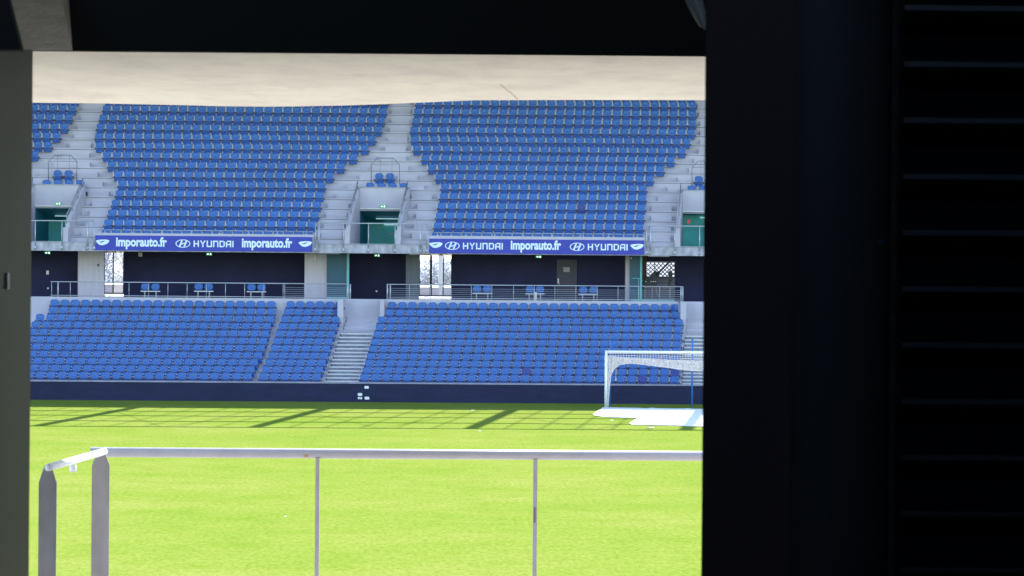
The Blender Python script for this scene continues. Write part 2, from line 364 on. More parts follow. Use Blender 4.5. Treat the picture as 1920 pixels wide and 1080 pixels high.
    # hooped rail and the pair of single seats above the header
    yh = 156.2; hp = empty('hoop_rail', (xs+VW/2, yh, uz(5)-.8), ['hooped steel rail above the far left upper entrance', 'hooped steel rail above the middle upper entrance', 'hooped steel rail above the rightmost upper entrance'][k], 'railing', 'hoop rails above the upper entrances')
    def hx(px, py): x, z = W(px, py, yh); return (x+(k-1)*P_, yh, z)
    MB().tube([hx(696, 346), hx(696, 308), hx(707.5, 296.5), hx(738, 296.5), hx(749, 308.5), hx(749, 346)], .022).build('hoop_tube', 'hoop', hp, True)
    MB().tube([hx(696, 308), hx(749, 308)], .012).tube([hx(713, 297), hx(713, 330)], .010).tube([hx(735, 297), hx(735, 330)], .010).build('infill_bars', 'hoop', hp, True)
    # low rail across the header
    MB().tube([(xs-.3, 155.15, hdr_top+.02), (xs+VW+.3, 155.15, hdr_top+.02)], .018).build('header_rail', 'steel', e, True)

# thin rails over each banner
for s, lab in ((-1, 'thin steel rail over the parapet left of the leftmost entrance'), (0, 'thin steel rail over the left blue banner'), (1, 'thin steel rail over the right blue banner')):
    if s == -1: continue
    a, c = U0[0]+s*P_-.1, U1[0]+s*P_; z = W(1000, 437.5, 151.5)[1]
    r_ = empty('parapet_rail', (a, 151.5, z), lab, 'railing', 'thin rails over the banners')
    MB().tube([(a, 151.48, z), (c, 151.48, z)], .016).build('rail_tube', 'steel', r_, True)
    nn = 8
    for i in range(nn):
        X = a+.35+(c-a-.7)*i/(nn-1)
        MB().tube([(X, 151.48, zr), (X, 151.48, z)], .014).box(X-.07, X+.07, 151.42, 151.54, zr+.002, zr+.03).build('post', 'steel', r_, True)

# ------------------------------------------------------------------ roof that shades the stand
RZ = 22.0; sx, sy = RZ/math.tan(SUN_EL)*math.sin(SUN_AZ), RZ/math.tan(SUN_EL)*math.cos(SUN_AZ)
rf = empty('stand_roof', (0, 172, RZ), 'pale roof on lattice beams shading the far stand', 'roof')
bx(-75, 80, 134.4+sy, 178, RZ, RZ+.35).build('roof_deck', 'roof', rf)
for i, gy in enumerate((130.7, 126.4, 121.6, 117.0)):
    bx(-75, 80, gy+sy-.22, gy+sy+.22, RZ, RZ+.16).build('purlin', 'steel', rf)
for i in range(-6, 9):
    X0 = -6.25+8.17*i+sx
    MB().prism([(X0-.24, 116.9+sy, RZ-.5), (X0+.27, 116.9+sy, RZ-.5), (X0+.27+SH*17.4, 134.3+sy, RZ-.5), (X0-.27+SH*17.4, 134.3+sy, RZ-.5)], (0, 0, .45)).build('main_beam', 'steel', rf)
m = MB()
for i in range(-60, 70):
    X0 = -6.25+1.36*i+sx
    if i % 6: m.prism([(X0-.03, 117+sy, RZ+.2), (X0+.03, 117+sy, RZ+.2), (X0+.03+SH*17.4, 134.3+sy, RZ+.2), (X0-.03+SH*17.4, 134.3+sy, RZ+.2)], (0, 0, .06))
o = m.build('glazing_bars', 'steel', rf)
m = MB()
for i in range(-6, 9):
    X0 = -6.25+8.17*i+sx
    for a, c in (((X0, 134.2), (X0+4.9, 117.2)), ((X0+8.2, 134.2), (X0+4.9, 117.2))):
        m.tube([(a[0]+1.0, a[1]+sy, RZ+.5), (c[0], c[1]+sy, RZ+.5)], .028, 6)
m.build('bracing_cables', 'steel', rf)

# ------------------------------------------------------------------ concourse between the tiers
FZ = 4.665; CT = z_sl0+.02; YB = 157.0
def cx(px, Y=YB): return W(px, 520, Y)[0]
wl = empty('concourse_wall', (0, YB, FZ), 'dark clad wall at the back of the open concourse', 'wall')
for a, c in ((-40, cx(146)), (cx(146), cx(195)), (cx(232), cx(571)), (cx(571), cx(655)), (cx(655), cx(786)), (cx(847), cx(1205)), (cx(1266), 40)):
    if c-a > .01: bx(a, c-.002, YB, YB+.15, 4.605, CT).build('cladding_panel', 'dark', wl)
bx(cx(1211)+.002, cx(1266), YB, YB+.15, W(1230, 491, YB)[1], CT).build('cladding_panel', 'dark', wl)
# pillars
def pil(px0, px1, m_, lab, Y=154.6):
    a, c = cx(px0, Y), cx(px1, Y); o = MB(); o.box(a, c, Y, Y+.5, 4.667, CT-.003)
    o = o.build('concrete_pillar', m_); tag(o, lab, 'pillar'); return a, c
pil(146, 195, 'pillar', 'pale concrete pillar left of the leftmost concourse window')
pil(571, 613, 'pillar', 'pale board-marked concrete pillar beside the dark teal panel')
pil(761, 786, 'coldark', 'narrow grey pillar left of the double window')
pil(1173, 1181, 'pillar', 'thin concrete pillar edge next to the teal partition on the right')
# joints in the board-marked pillar are in the cladding; teal partitions
def partition(px0, px1, pe0, pe1, lab, Y=154.3):
    e = empty('teal_partition', (cx(px0, Y), Y, FZ), lab, 'partition', 'teal partitions in the concourse')
    bx(cx(px0, Y), cx(px1, Y)-.002, Y+.1, Y+.2, 4.667, CT-.003).build('panel', 'tealpart', e)
    bx(cx(pe0, Y), cx(pe1, Y), Y, Y+.3, 4.667, CT-.003).build('edge_post', 'cyan', e)
    return e
e = partition(613.5, 650, 650, 654.5, 'dark teal partition with a pale cyan edge post beside the central stairs')
bx(cx(613.5, 154.2), cx(651, 154.2), 154.1, 154.28, 4.667, 4.76).build('base_strip', 'cyan', e)
e = partition(1181, 1200, 1200, 1204, 'teal partition with cyan edge left of the mesh window')
bx(cx(1183, 154.2), cx(1264, 154.2), 153.9, 154.08, 4.667, 4.76).build('base_strip', 'cyan', e)
m = MB().box(cx(1184, 154.2), cx(1200, 154.2), 154.15, 154.19, W(1190, 522.5, 154.2)[1], W(1190, 522.5, 154.2)[1]+.03).box(cx(1196.5, 154.2), cx(1197.5, 154.2), 154.15, 154.19, 4.77, W(1190, 522.5, 154.2)[1]-.003)
m.build('cross_rail', 'cyan', e)
# windows
def window(px0, px1, mull, lab, z0=None, z1=None, grille=False):
    a, c = cx(px0), cx(px1); z0 = z0 or 4.9; z1 = z1 or CT-.01
    e = empty('concourse_window', ((a+c)/2, YB, z0), lab, 'window', 'windows at the back of the concourse')
    m = MB().box(a, a+.04, YB+.02, YB+.1, z0, z1).box(c-.04, c, YB+.02, YB+.1, z0, z1).box(a+.042, c-.042, YB+.02, YB+.1, z0, z0+.05).box(a+.042, c-.042, YB+.02, YB+.1, z1-.04, z1)
    for px, w_ in mull:
        X = cx(px); m.box(X-w_, X+w_, YB+.015, YB+.11, z0+.052, z1-.042)
    m.build('frame', 'black', e)
    bx(a+.042, c-.042, YB+.055, YB+.065, z0+.052, z1-.042).build('pane', 'glass', e)
    if grille:
        q = MB(); s_ = .21; hgt = z1-z0-.1; X = a+.05
        n_ = int((c-a+hgt)/s_)
        for i in range(n_):
            for sg in (1, -1):
                x0 = a+.05+i*s_-(hgt if sg > 0 else 0); x1 = x0+sg*hgt+(0 if sg > 0 else 0)
                p0, p1 = [x0, z0+.05], [x1, z1-.05]
                xa, xb = a+.045, c-.045
                def clip(p, q_):
                    if p[0] < xa:
                        if q_[0] <= xa: return None
                        t = (xa-p[0])/(q_[0]-p[0]); return [xa, p[1]+t*(q_[1]-p[1])]
                    if p[0] > xb:
                        if q_[0] >= xb: return None
                        t = (xb-p[0])/(q_[0]-p[0]); return [xb, p[1]+t*(q_[1]-p[1])]
                    return p
                A_, B_ = clip(p0, p1), clip(p1, p0)
                if A_ and B_: q.tube([(A_[0], YB+.0+.012*sg, A_[1]), (B_[0], YB+.0+.012*sg, B_[1])], .027, 4)
        q.build('diamond_grille', 'dsteel', e)
    return e
zs = W(800, 555.3, YB)[1]
window(195, 232, [(212, .03)], 'narrow bright window beside the leftmost pale pillar', zs)
window(786, 847, [(808, .06), (831, .03)], 'wide bright window with two mullions right of the central stairs', zs)
zm = W(1230, 520, YB)[1]
window(1211, 1266, [], 'bright window with diamond grille behind the tangled machine on the right', zm, W(1230, 491, YB)[1]-.005, True)
m = MB(); sp_ = (zm+.005-4.608)/7
for i in range(7): m.box(cx(1211)+.002, cx(1266)-.002, YB+.02, YB+.1, 4.608+i*sp_, 4.608+i*sp_+sp_-.0015)
o = m.build('slatted_screen', mat('mauve_slats', (.10, .10, .16), .5)); tag(o, 'mauve grey slatted screen under the grille window', 'screen')
m = MB().box(cx(1205)+.002, cx(1211), YB+.001, YB+.14, 4.608, CT); o = m.build('maroon_frame_post', mat('maroon', (.06, .02, .035), .5)); tag(o, 'maroon post at the left side of the grille window', 'post')
# door
a, c = cx(1044), cx(1081); zt = W(1062, 487, YB)[1]
e = empty('concourse_door', ((a+c)/2, YB-.06, FZ), 'dark grey door with a pale notice in the concourse wall', 'door')
bx(a+.03, c-.03, YB-.06, YB-.004, 4.667, zt-.03).build('leaf', mat('door_grey', (.050, .051, .095), .5, var=.1), e)
MB().box(a, a+.027, YB-.07, YB-.004, 4.667, zt).box(c-.027, c, YB-.07, YB-.004, 4.667, zt).box(a+.029, c-.029, YB-.07, YB-.004, zt-.027, zt).build('frame', 'coldark', e)
bx(cx(1056), cx(1068), YB-.068, YB-.062, W(1062, 510, YB)[1], W(1062, 501, YB)[1]).build('notice', mat('notice_grey', (.42, .42, .48), .6), e)
MB().box(cx(1045.5), cx(1048), YB-.09, YB-.062, W(1062, 531, YB)[1], W(1062, 522, YB)[1]).tube([(cx(1046.5), YB-.12, W(1, 527, YB)[1]+.08), (cx(1049.5), YB-.12, W(1, 527, YB)[1]+.08)], .012).build('handle', 'white', e)
# exit signs under the slab, cameras, small fittings
for px, py, lab in ((89, 474, 'lit green exit sign under the slab at far left'), (392, 476.5, 'lit green exit sign under the left banner'), (707, 479, 'lit green exit sign above the central stairs'), (1010, 481.5, 'lit green exit sign under the right banner')):
    x, z = W(px, py, 154); exit_sign(x, 154, min(z, CT-.08), lab)
def fitting(px, py, wpx, hpx, Y, m_, name, lab, cat):
    x, z = W(px, py, Y); s = .5*Y/FPX; o = MB(); o.box(x-wpx*s, x+wpx*s, Y-.05, Y+.05, z-hpx*s, z+hpx*s)
    o.box(x-wpx*s*.4, x+wpx*s*.4, Y-.09, Y-.052, z-hpx*s*.4, z+hpx*s*.4)
    o = o.build(name, m_); tag(o, lab, cat); return o
fitting(263, 477, 7, 8, 153.5, 'dsteel', 'wall_speaker', 'small grey loudspeaker hanging below the left banner', 'loudspeaker')
fitting(590.5, 482, 2, 11, 154, 'white', 'downlight', 'small white downlight on the pale pillar beside the teal panel', 'lamp')
fitting(594, 475.5, 5, 3, 154, 'dsteel', 'security_camera', 'small grey camera under the slab left of the central stairs', 'camera')
fitting(89.3, 511, 4.5, 7.5, 156.9, 'steel', 'switch_box', 'pale double switch on the dark wall at far left', 'switch')
fitting(90, 540.5, 3, 3, 156.9, 'steel', 'door_knob', 'pale round knob on the dark wall at far left', 'knob')
fitting(706, 546, 3, 3, 156.9, 'steel', 'door_knob', 'pale round knob on the dark wall above the central stairs', 'knob')
fitting(184, 497, 2.2, 4.5, 154.5, 'black', 'hook', 'small black hook on the pale pillar beside the narrow window', 'hook')
fitting(1183.5, 484, 1.6, 3.5, 154.3, 'white', 'sensor', 'tiny white sensor at the top of the right teal partition', 'sensor')
# machine with slanting hose by the grille window
e = empty('floor_cleaner', (cx(1235), 155.5, FZ), 'black cleaning machine with a slanting hose in front of the grille window', 'machine')
def X5(px, py): x, z = W(px, py, 155.5); return (x, 155.5, z)
m = MB().prism([X5(1206, 525), X5(1220, 524), X5(1224, 512), X5(1228, 508.5), X5(1236, 509), X5(1237, 513), X5(1232, 522), X5(1232, 536), X5(1206, 536)], (0, .4, 0))
m.build('body', 'blackb', e)
MB().prism([X5(1253, 510), X5(1255, 508.5), X5(1260, 509), X5(1261, 512), X5(1261, 525), X5(1258, 531), X5(1260, 536), X5(1254, 536), X5(1255, 524)], (0, .3, 0)).build('side_tank', 'blackb', e)
MB().tube([X5(1231, 516), X5(1246, 500), X5(1256, 491), X5(1265, 477)], .045).build('hose', mat('hose_blue', (.012, .03, .08), .4), e, True)
MB().tube([X5(1227.5, 510), X5(1227.5, 494)], .018).tube([X5(1258, 509), X5(1258, 492)], .014).build('aerial', 'blackb', e)
m = MB()
for px in (1211, 1221, 1225, 1229): x, y, z = X5(px, 528); m.box(x-.035, x+.035, 155.46, 155.497, z-.018, z+.018)
m.build('indicator_light', 'paper', e)
MB().tube([X5(1206, 526), X5(1201, 525)], .02).tube([X5(1230, 536), X5(1231, 550), X5(1238, 560)], .022).tube([X5(1223, 536), X5(1222, 560)], .03).tube([X5(1256, 536), X5(1256, 560)], .03).tube([X5(1209, 536), X5(1209, 560)], .03).build('legs', 'dsteel', e)

# beyond the windows: bright walkway kerb, parapet, trees
kz = W(800, 556.5, 182)[1]
o = MB().add([(-60, 181.2, 4.61), (60, 181.2, 4.61), (60, 182, kz), (-60, 182, kz), (60, 182.3, 4.603), (-60, 182.3, 4.603)], [(0, 1, 2, 3), (3, 2, 4, 5), (0, 3, 5), (1, 4, 2), (0, 5, 4, 1)]).build('walkway_kerb', 'white'); tag(o, 'white sunlit sloping kerb seen through the concourse windows', 'kerb')
e = empty('outer_parapet', (0, 186, 4.6), 'grey parapet with a white coping outside the concourse windows', 'parapet')
zc = W(800, 538.4, 186)[1]; bx(-60, 60, 186, 186.2, 4.603, zc).build('parapet_wall', 'concrete', e)
MB().add([(-60, 185.9, zc+.002), (60, 185.9, zc+.002), (60, 186.3, zc+.09), (-60, 186.3, zc+.09), (60, 186.35, zc+.002), (-60, 186.35, zc+.002)], [(0, 1, 2, 3), (3, 2, 4, 5), (0, 3, 5), (1, 4, 2), (0, 5, 4, 1)]).build('coping', 'white', e)
hv_ = []; N_ = 60; rh = random.Random(3)
for i in range(N_+1):
    X = -700+1400*i/N_; hv_ += [(X, 900, -1), (X, 930, 11.5+rh.uniform(-1.2, 1.2)), (X, 1000, 13+rh.uniform(-1, 1)), (X, 1300, -1)]
g = MB().add(hv_, [(4*i+j, 4*i+j+1, 4*i+j+5, 4*i+j+4) for i in range(N_) for j in range(3)]).build('hills', mat('far_hill', (.30, .31, .36), .9, var=.15, scale=.03), None, True); tag(g, None, None, kind='structure')
def tree(x, y, hgt, lab, seed):
    rnd = random.Random(seed); e = empty('roadside_tree', (x, y, 0), lab, 'tree', 'trees beyond the stadium')
    tm = MB(); cm = MB()
    def limb(p, d, L, r, dep):
        q = p+d*L; tm.tube([p, p+d*L*.5+Vector((rnd.uniform(-1, 1), rnd.uniform(-1, 1), 0))*L*.05, q], r, 5)
        if dep == 0:
            for _ in range(16):
                c_ = q+Vector((rnd.gauss(0, 1), rnd.gauss(0, 1), rnd.gauss(0, 1)))*.45; s_ = rnd.uniform(.05, .12)
                a_ = Vector((rnd.uniform(-1, 1), rnd.uniform(-1, 1), rnd.uniform(-1, 1))).normalized(); b2 = a_.orthogonal().normalized()
                cm.add([c_-a_*s_, c_+b2*s_*.6, c_+a_*s_, c_-b2*s_*.6], [(0, 1, 2, 3)])
            return
        for _ in range(4 if dep > 2 else 3):
            nd = (d+Vector((rnd.gauss(0, .5), rnd.gauss(0, .5), rnd.gauss(.15, .3)))).normalized()
            limb(p+d*L*rnd.uniform(.55, 1), nd, L*rnd.uniform(.6, .8), r*.6, dep-1)
    limb(Vector((x, y, 0)), Vector((0, 0, 1)), hgt*.36, .16, 4)
    tm.build('trunk', 'glare_pale_bark', e); cm.build('crown', 'leafy', e)
for i, (px, Y, hg, lab) in enumerate(((203, 196, 11, 'bare tree seen in the left half of the narrow window'), (228, 205, 7.5, 'low yellowish tree at the right of the narrow window'), (797, 200, 8.0, 'bushy tree seen behind the left pane of the wide window'), (820, 214, 7.3, 'thin tree in the middle pane of the wide window'), (842, 205, 7.6, 'tree behind the right pane of the wide window'), (1235, 190, 7.0, 'tree seen through the diamond grille'))):
    tree(W(px, 520, Y)[0], Y, hg, lab, 30+i)
for px, lab in ((826, 'tall pale post behind the wide window'), ):
    x = W(px, 520, 185)[0]; o = MB().tube([(x, 185, 0), (x, 185, 9)], .12).box(x-.3, x+.3, 184.9, 185.1, 6.6, 6.7).build('light_mast', 'steel'); tag(o, lab, 'mast')

# concourse railings
def conc_rail(px0, px1, posts, infill, lab, thick, Y=151.62):
    e = empty('concourse_railing', (cx(px0, Y), Y, FZ), lab, 'railing', 'railings along the concourse edge')
    a, c = cx(px0, Y), cx(px1, Y); zt, zb = 5.405, 4.74
    MB().tube([(a, Y, zt), (c, Y, zt)], .025).tube([(a, Y, zb), (c, Y, zb)], .02).build('rail_tube', 'steel', e, True)
    for px in posts:
        X = cx(px, Y); r_ = .034 if px in thick else .015
        MB().tube([(X, Y+.002, FZ), (X, Y+.002, zt)], r_).box(X-.04, X+.04, Y-.04, Y+.04, FZ+.001, FZ+.02).build('post', 'steel', e, True)
    if infill:
        m = MB(); ia, ic = cx(infill[0], Y), cx(infill[1], Y)
        for j in range(1, 6): z = zt-.10-.095*j+.0; m.tube([(ia, Y-.02, z), (ic, Y-.02, z)], .008, 5)
        m.build('infill_rods', 'steel', e)
    return e
conc_rail(95, 655, [97, 109, 132, 171, 206, 242, 279, 315, 351, 387, 423, 459, 495, 531, 534, 571, 612, 652, 657], (534, 655), 'long grey railing with open left half above the left seat blocks', (109, 652, 657))
conc_rail(725, 1281, [726.5, 732, 768, 807, 846, 884, 922.5, 963, 1002, 1040.6, 1080, 1120, 1159, 1198, 1237, 1277, 1280.5], (728, 1278), 'grey rodded railing above the large right seat block', (726.5, 732, 1277, 1280.5))
bx(cx(1001, 151.6), cx(1007, 151.6), 151.7, 151.8, 4.667, W(1004, 548, 151.7)[1]).build('bollard', 'steel'); tag(bpy.data.objects['bollard'], 'short pale post behind the railing under the middle of three right seat pairs', 'bollard')

# ------------------------------------------------------------------ lettering and emblems on the two banners
def text_mesh(txt, x0, x1, z0, z1, y, off=.0, th=.006):
    cu = bpy.data.curves.new('t', 'FONT'); cu.body = txt; cu.offset = off; cu.resolution_u = 4
    o = bpy.data.objects.new('t', cu); COL.objects.link(o)
    dg = bpy.context.evaluated_depsgraph_get(); me = bpy.data.meshes.new_from_object(o.evaluated_get(dg))
    xs_ = [v.co.x for v in me.vertices]; ys_ = [v.co.y for v in me.vertices]
    sx_ = (x1-x0)/(max(xs_)-min(xs_)); sz_ = (z1-z0)/(max(ys_)-min(ys_)); mx_, my_ = min(xs_), min(ys_)
    mb = MB(); mb.add([(x0+(v.co.x-mx_)*sx_, y, z0+(v.co.y-my_)*sz_) for v in me.vertices], [tuple(p.vertices) for p in me.polygons])
    bpy.data.objects.remove(o); return mb
YA = 151.36
def ax(px): return W(px, 460, YA)[0]
def az(px, py): return W(px, py, YA)[1]
def importer(px0, px1, par):
    pm = (px0+px1)/2; py = 457+ (pm-380)*.0082*1.0
    z0, z1 = az(pm, py+11.6), az(pm, py-11.8)
    text_mesh('imporauto.fr', ax(px0), ax(px1), z0, z1, YA-.008, .038).build('lettering', 'adw', par)
def hyundai(px0, px1, par):                               # squared capitals from bars
    pm = (px0+px1)/2; py = 457+(pm-380)*.0082; z0, z1 = az(pm, py+6.2), az(pm, py-6.0)
    x0, x1 = ax(px0), ax(px1); h = z1-z0; y = YA-.008; t = .062
    ws = [1, 1.05, 1, 1, 1, 1, .25]; gap = .2; tot = sum(ws)+gap*6; u = (x1-x0)/tot
    m = MB(); x = x0
    def r(a, b_, c, d): m.box(x+a, x+b_, y, y+.005, z0+c, z0+d)
    for ch, w_ in zip('HYUNDAI', ws):
        ww = w_*u; e_ = .001
        if ch == 'H': r(0, t, 0, h); r(ww-t, ww, 0, h); r(t+e_, ww-t-e_, h/2-t/2, h/2+t/2)
        if ch == 'Y':
            r(ww/2-t/2, ww/2+t/2, 0, h*.42)
            for s_ in (0, 1):
                xa, xb = (x, x+ww/2-t/2) if s_ == 0 else (x+ww-t*1.1, x+ww/2-t/2)
                m.prism([(xa, y, z1), (xa+t*1.1, y, z1), (xb+t, y, z0+h*.42), (xb, y, z0+h*.42)] , (0, .005, 0))
        if ch == 'U': r(0, t, 0, h); r(ww-t, ww, 0, h); r(t+e_, ww-t-e_, 0, t)
        if ch == 'N': r(0, t, 0, h); r(ww-t, ww, 0, h*.8); r(t+e_, ww-t-e_, h-t, h); m.prism([(x+ww-t, y, z0+h*.8), (x+ww, y, z0+h*.8), (x+ww-t*.5, y, z1), (x+ww-t, y, z1)], (0, .005, 0))
        if ch == 'D': r(0, t, 0, h); r(ww-t, ww, t*.6, h-t*.6); r(t+e_, ww-t-e_, h-t, h); r(t+e_, ww-t-e_, 0, t)
        if ch == 'A': r(0, t, 0, h*.85); r(ww-t, ww, 0, h); r(t+e_, ww-t-e_, h-t, h); r(t+e_, ww-t-e_, h*.32, h*.32+t)
        if ch == 'I': r(0, t, 0, h)
        x += ww+gap*u
    m.build('lettering', 'adw', par)
def emblem(pc, par):                                      # oval ring with a slanted letter
    py = 457+(pc-380)*.0082; X, Z = W(pc, py, YA); y = YA-.008; m = MB(); rx, rz = .36, .20; N = 40
    o_ = [(X+rx*math.cos(2*math.pi*i/N), y, Z+rz*math.sin(2*math.pi*i/N)) for i in range(N)]
    i_ = [(X+(rx-.045)*math.cos(2*math.pi*i/N), y, Z+(rz-.032)*math.sin(2*math.pi*i/N)) for i in range(N)]
    m.add(o_+i_, [(i, (i+1) % N, (i+1) % N+N, i+N) for i in range(N)])
    def q(*pts): m.add([(X+a, y-.002, Z+b_) for a, b_ in pts], [tuple(range(len(pts)))])
    q((-.20, -.125), (-.12, -.155), (.00, .15), (-.075, .165)); q((.20, .125), (.12, .155), (.00, -.15), (.075, -.165)) if False else q((.02, -.16), (.10, -.15), (.22, .12), (.13, .15))
    q((-.10, -.035), (-.02, -.045), (.14, .03), (.05, .045))
    m.build('oval_emblem', 'adw', par)
def lens(pc, par):                                        # leaf-shaped lamp mark with a notch
    py = 456+(pc-380)*.0082; X, Z = W(pc, py, YA); y = YA-.008
    P1 = [(-.33, .08), (-.2, .12), (0, .14), (.2, .14), (.34, .10), (.30, .0), (.2, -.08), (.02, -.14), (-.14, -.12), (-.26, -.02)]
    a_ = MB().add([(X+p[0], y, Z+p[1]) for p in P1], [tuple(range(len(P1)))]).build('leaf_emblem', 'adw', par)
    P2 = [(-.16, .035), (-.07, .0), (-.01, .03), (.12, .075), (.0, .085), (-.07, .04), (-.14, .06)]
    P2 = [(-.17, .04), (-.09, -.015), (-.03, -.005), (.14, .085), (-.02, .06), (-.08, .025)]
    MB().add([(X+p[0], y-.004, Z+p[1]) for p in P2], [tuple(range(len(P2)))]).build('emblem_notch', 'ad', a_)
def banner(px0, px1, py0, py1, items, joints, lab):
    xa, zt = W(px0, py0, YA); xb, zb = W(px1, py1, YA)
    e = empty('advertising_banner', ((xa+xb)/2, YA, zb), lab, 'banner', 'blue banners along the slab edge')
    edges = [px0]+joints+[px1]
    m = MB()
    for a, c in zip(edges, edges[1:]): m.box(ax(a)+.006, ax(c)-.006, YA, YA+.035, zb, zt)
    m.build('panel', 'ad', e)
    for kind, a, c in items:
        if kind == 'i': importer(a, c, e)
        if kind == 'h': emblem(a+14, e); hyundai(a+34 if c-a > 100 else a+32, c, e)
        if kind == 'l': lens(a, e)
banner(178.5, 586, 441, 472.5, [('l', 192, 0), ('i', 217.5, 313), ('h', 329, 438), ('i', 453.5, 548), ('l', 572, 0)], [], 'left blue banner with white lettering, the name in oval emblem once')
banner(804.5, 1208, 447.3, 478, [('l', 817, 0), ('h', 834, 943), ('i', 957.5, 1052), ('h', 1068, 1177), ('l', 1194, 0)], [831], 'right blue banner with white lettering and two oval emblems')

# ------------------------------------------------------------------ seats
def shell(w_, h_, cz, y, t, bend, rc, ns=28, tilt=0.):    # rounded rectangular shell, dished
    rings = []
    def prof(k):
        pts = []
        for i in range(ns):
            a = 2*math.pi*i/ns; ca, sa = math.cos(a), math.sin(a); e_ = rc
            pts.append((math.copysign(abs(ca)**e_, ca)*w_/2*k, math.copysign(abs(sa)**e_, sa)*h_/2*k))
        return pts
    v, f = [], []
    spec = [(.90, y), (1., y+.010), (1., y+t), (.86, y+t+.004)]
    for k, yy in spec:
        for x, z in prof(k):
            v.append((x, yy-bend*(2*x/w_)**2+tilt*(z/h_), cz+z))
    mid = prof(.5); 
    for x, z in mid: v.append((x, y+.016-bend*(2*x/w_)**2+tilt*(z/h_), cz+z))
    v.append((0, y+.02, cz)); c0 = len(v)-1
    v.append((0, y+t+.01, cz)); c1 = len(v)-1
    for r_ in range(3):
        f += [(r_*ns+i, r_*ns+(i+1) % ns, (r_+1)*ns+(i+1) % ns, (r_+1)*ns+i) for i in range(ns)]
    f += [(4*ns+i, 4*ns+(i+1) % ns, (i+1) % ns, i) for i in range(ns)]
    f += [(c0, 4*ns+(i+1) % ns, 4*ns+i) for i in range(ns)]
    f += [(3*ns+i, 3*ns+(i+1) % ns, c1) for i in range(ns)]
    return v, f
def seat_parts(ns=28, up=False):
    bv, bf = shell(.415, .325, .658, 0., .03, .035, .66, ns, .05)
    pv, pf = shell(.405, .19, .375, -.075, .045, .02, .5, ns, -.03)
    m = MB().box(-.275, -.225, -.02, .02, .70, .755).box(-.285, -.215, -.02, .02, .575, .61).box(-.32, -.18, -.10, .03, .295, .325)
    if up: m.box(-.27, -.23, -.03, .0, .327, .80)
    m.box(.145, .185, -.058, -.015, .752, .782)
    hg = MB().box(-.205, .205, -.055, .06, .462, .50).box(-.25, -.207, -.06, .08, .44, .535).box(.207, .25, -.06, .08, .44, .535)
    return (bv, bf), (pv, pf), (m.v, m.f), (hg.v, hg.f)
(bv, bf), (pv, pf), (kv, kf), (hv, hf) = seat_parts(24)
def mesh_of(v, f, name, m_, smooth=True):
    o = MB().add(v, f).build(name, m_, None, smooth); me = o.data; bpy.data.objects.remove(o); return me
me_b, me_p, me_k = mesh_of(bv, bf, 'backrest', 'seat'), mesh_of(pv, pf, 'seat_pan', 'seatpan'), mesh_of(kv, kf, 'bracket', 'bracket', False)
me_h = mesh_of(hv, hf, 'hinge', 'hinge', False)
me_bd, me_pd = mesh_of(bv, bf, 'backrest_navy', 'seatdk'), mesh_of(pv, pf, 'seat_pan_navy', 'seatdk')
def put_seat(x, y, z, label, group, navy=False, rz=0.):
    r_ = bpy.data.objects.new('stadium_seat', None); COL.objects.link(r_); r_.location = (x, y, z); r_.empty_display_size = .1; r_.rotation_euler = (0, 0, rz)
    tag(r_, label, 'seat', group)
    for nm, me in (('backrest', me_bd if navy else me_b), ('seat_pan', me_pd if navy else me_p), ('hinge', me_h), ('bracket', me_k)):
        o = bpy.data.objects.new(nm, me); COL.objects.link(o); o.parent = r_
    return r_
ORD = 'first second third fourth fifth sixth seventh eighth ninth tenth eleventh twelfth thirteenth fourteenth fifteenth sixteenth seventeenth eighteenth nineteenth twentieth twenty-first twenty-second twenty-third twenty-fourth twenty-fifth twenty-sixth twenty-seventh twenty-eighth twenty-ninth thirtieth thirty-first thirty-second thirty-third'.split()
ROWN = ['bottom row', 'second row up', 'third row up', 'fourth row up', 'fifth row up']
A_R = [-7.66, -7.57, -7.46, -7.30, -7.22, -7.15, -7.10, -7.06, -6.95, -6.93, -6.95]
B_L = [-7.40, -7.31, -7.21, -7.10, -7.02, -6.95, -6.86, -6.78, -6.68, -6.59, -6.50]
B_R = [-4.48, -4.40, -4.30, -4.22, -4.15, -4.06, -3.97, -3.87, -3.79, -3.71, -3.63]
C_L = [-2.74, -2.64, -2.55, -2.47, -2.39, -2.30, -2.21, -2.12, -2.04, -1.67, -1.55]
C_R = [12.12, 12.21, 12.29, 12.38, 12.47, 12.56, 12.64, 12.74, 12.84, 12.74, 12.78]
A_LX = {10: -17.99, 9: -18.08, 8: -18.42, 7: -18.52}
bulk_u, bulk_l = MB(), MB()
bulk = {'u': [MB() for _ in range(4)], 'l': [MB() for _ in range(4)]}
rs = random.Random(5)
def bulk_seat(key, x, y, z):
    for mb, (v, f) in zip(bulk[key], ((bv2, bf2), (pv2, pf2), (kvu, kfu) if key == 'u' else (kv, kf), (hv, hf))):
        k = len(mb.v); dz = rs.uniform(-.004, .004)
        mb.v += [(a+x, b_+y, c+z+dz) for a, b_, c in v]; mb.f += [tuple(i+k for i in q) for q in f]
(bv2, bf2), (pv2, pf2), _, _ = seat_parts(16)
kvu, kfu = seat_parts(8, True)[2]
n_ind = 0
NAVY = [(985, 695), (1267, 698), (1204, 712)]
def is_navy(x, y, z):
    for px, py in NAVY:
        X, Z = W(px, py, y)
        if abs(X-x) < .26 and abs(Z-(z+.66)) < .19: return True
    return False
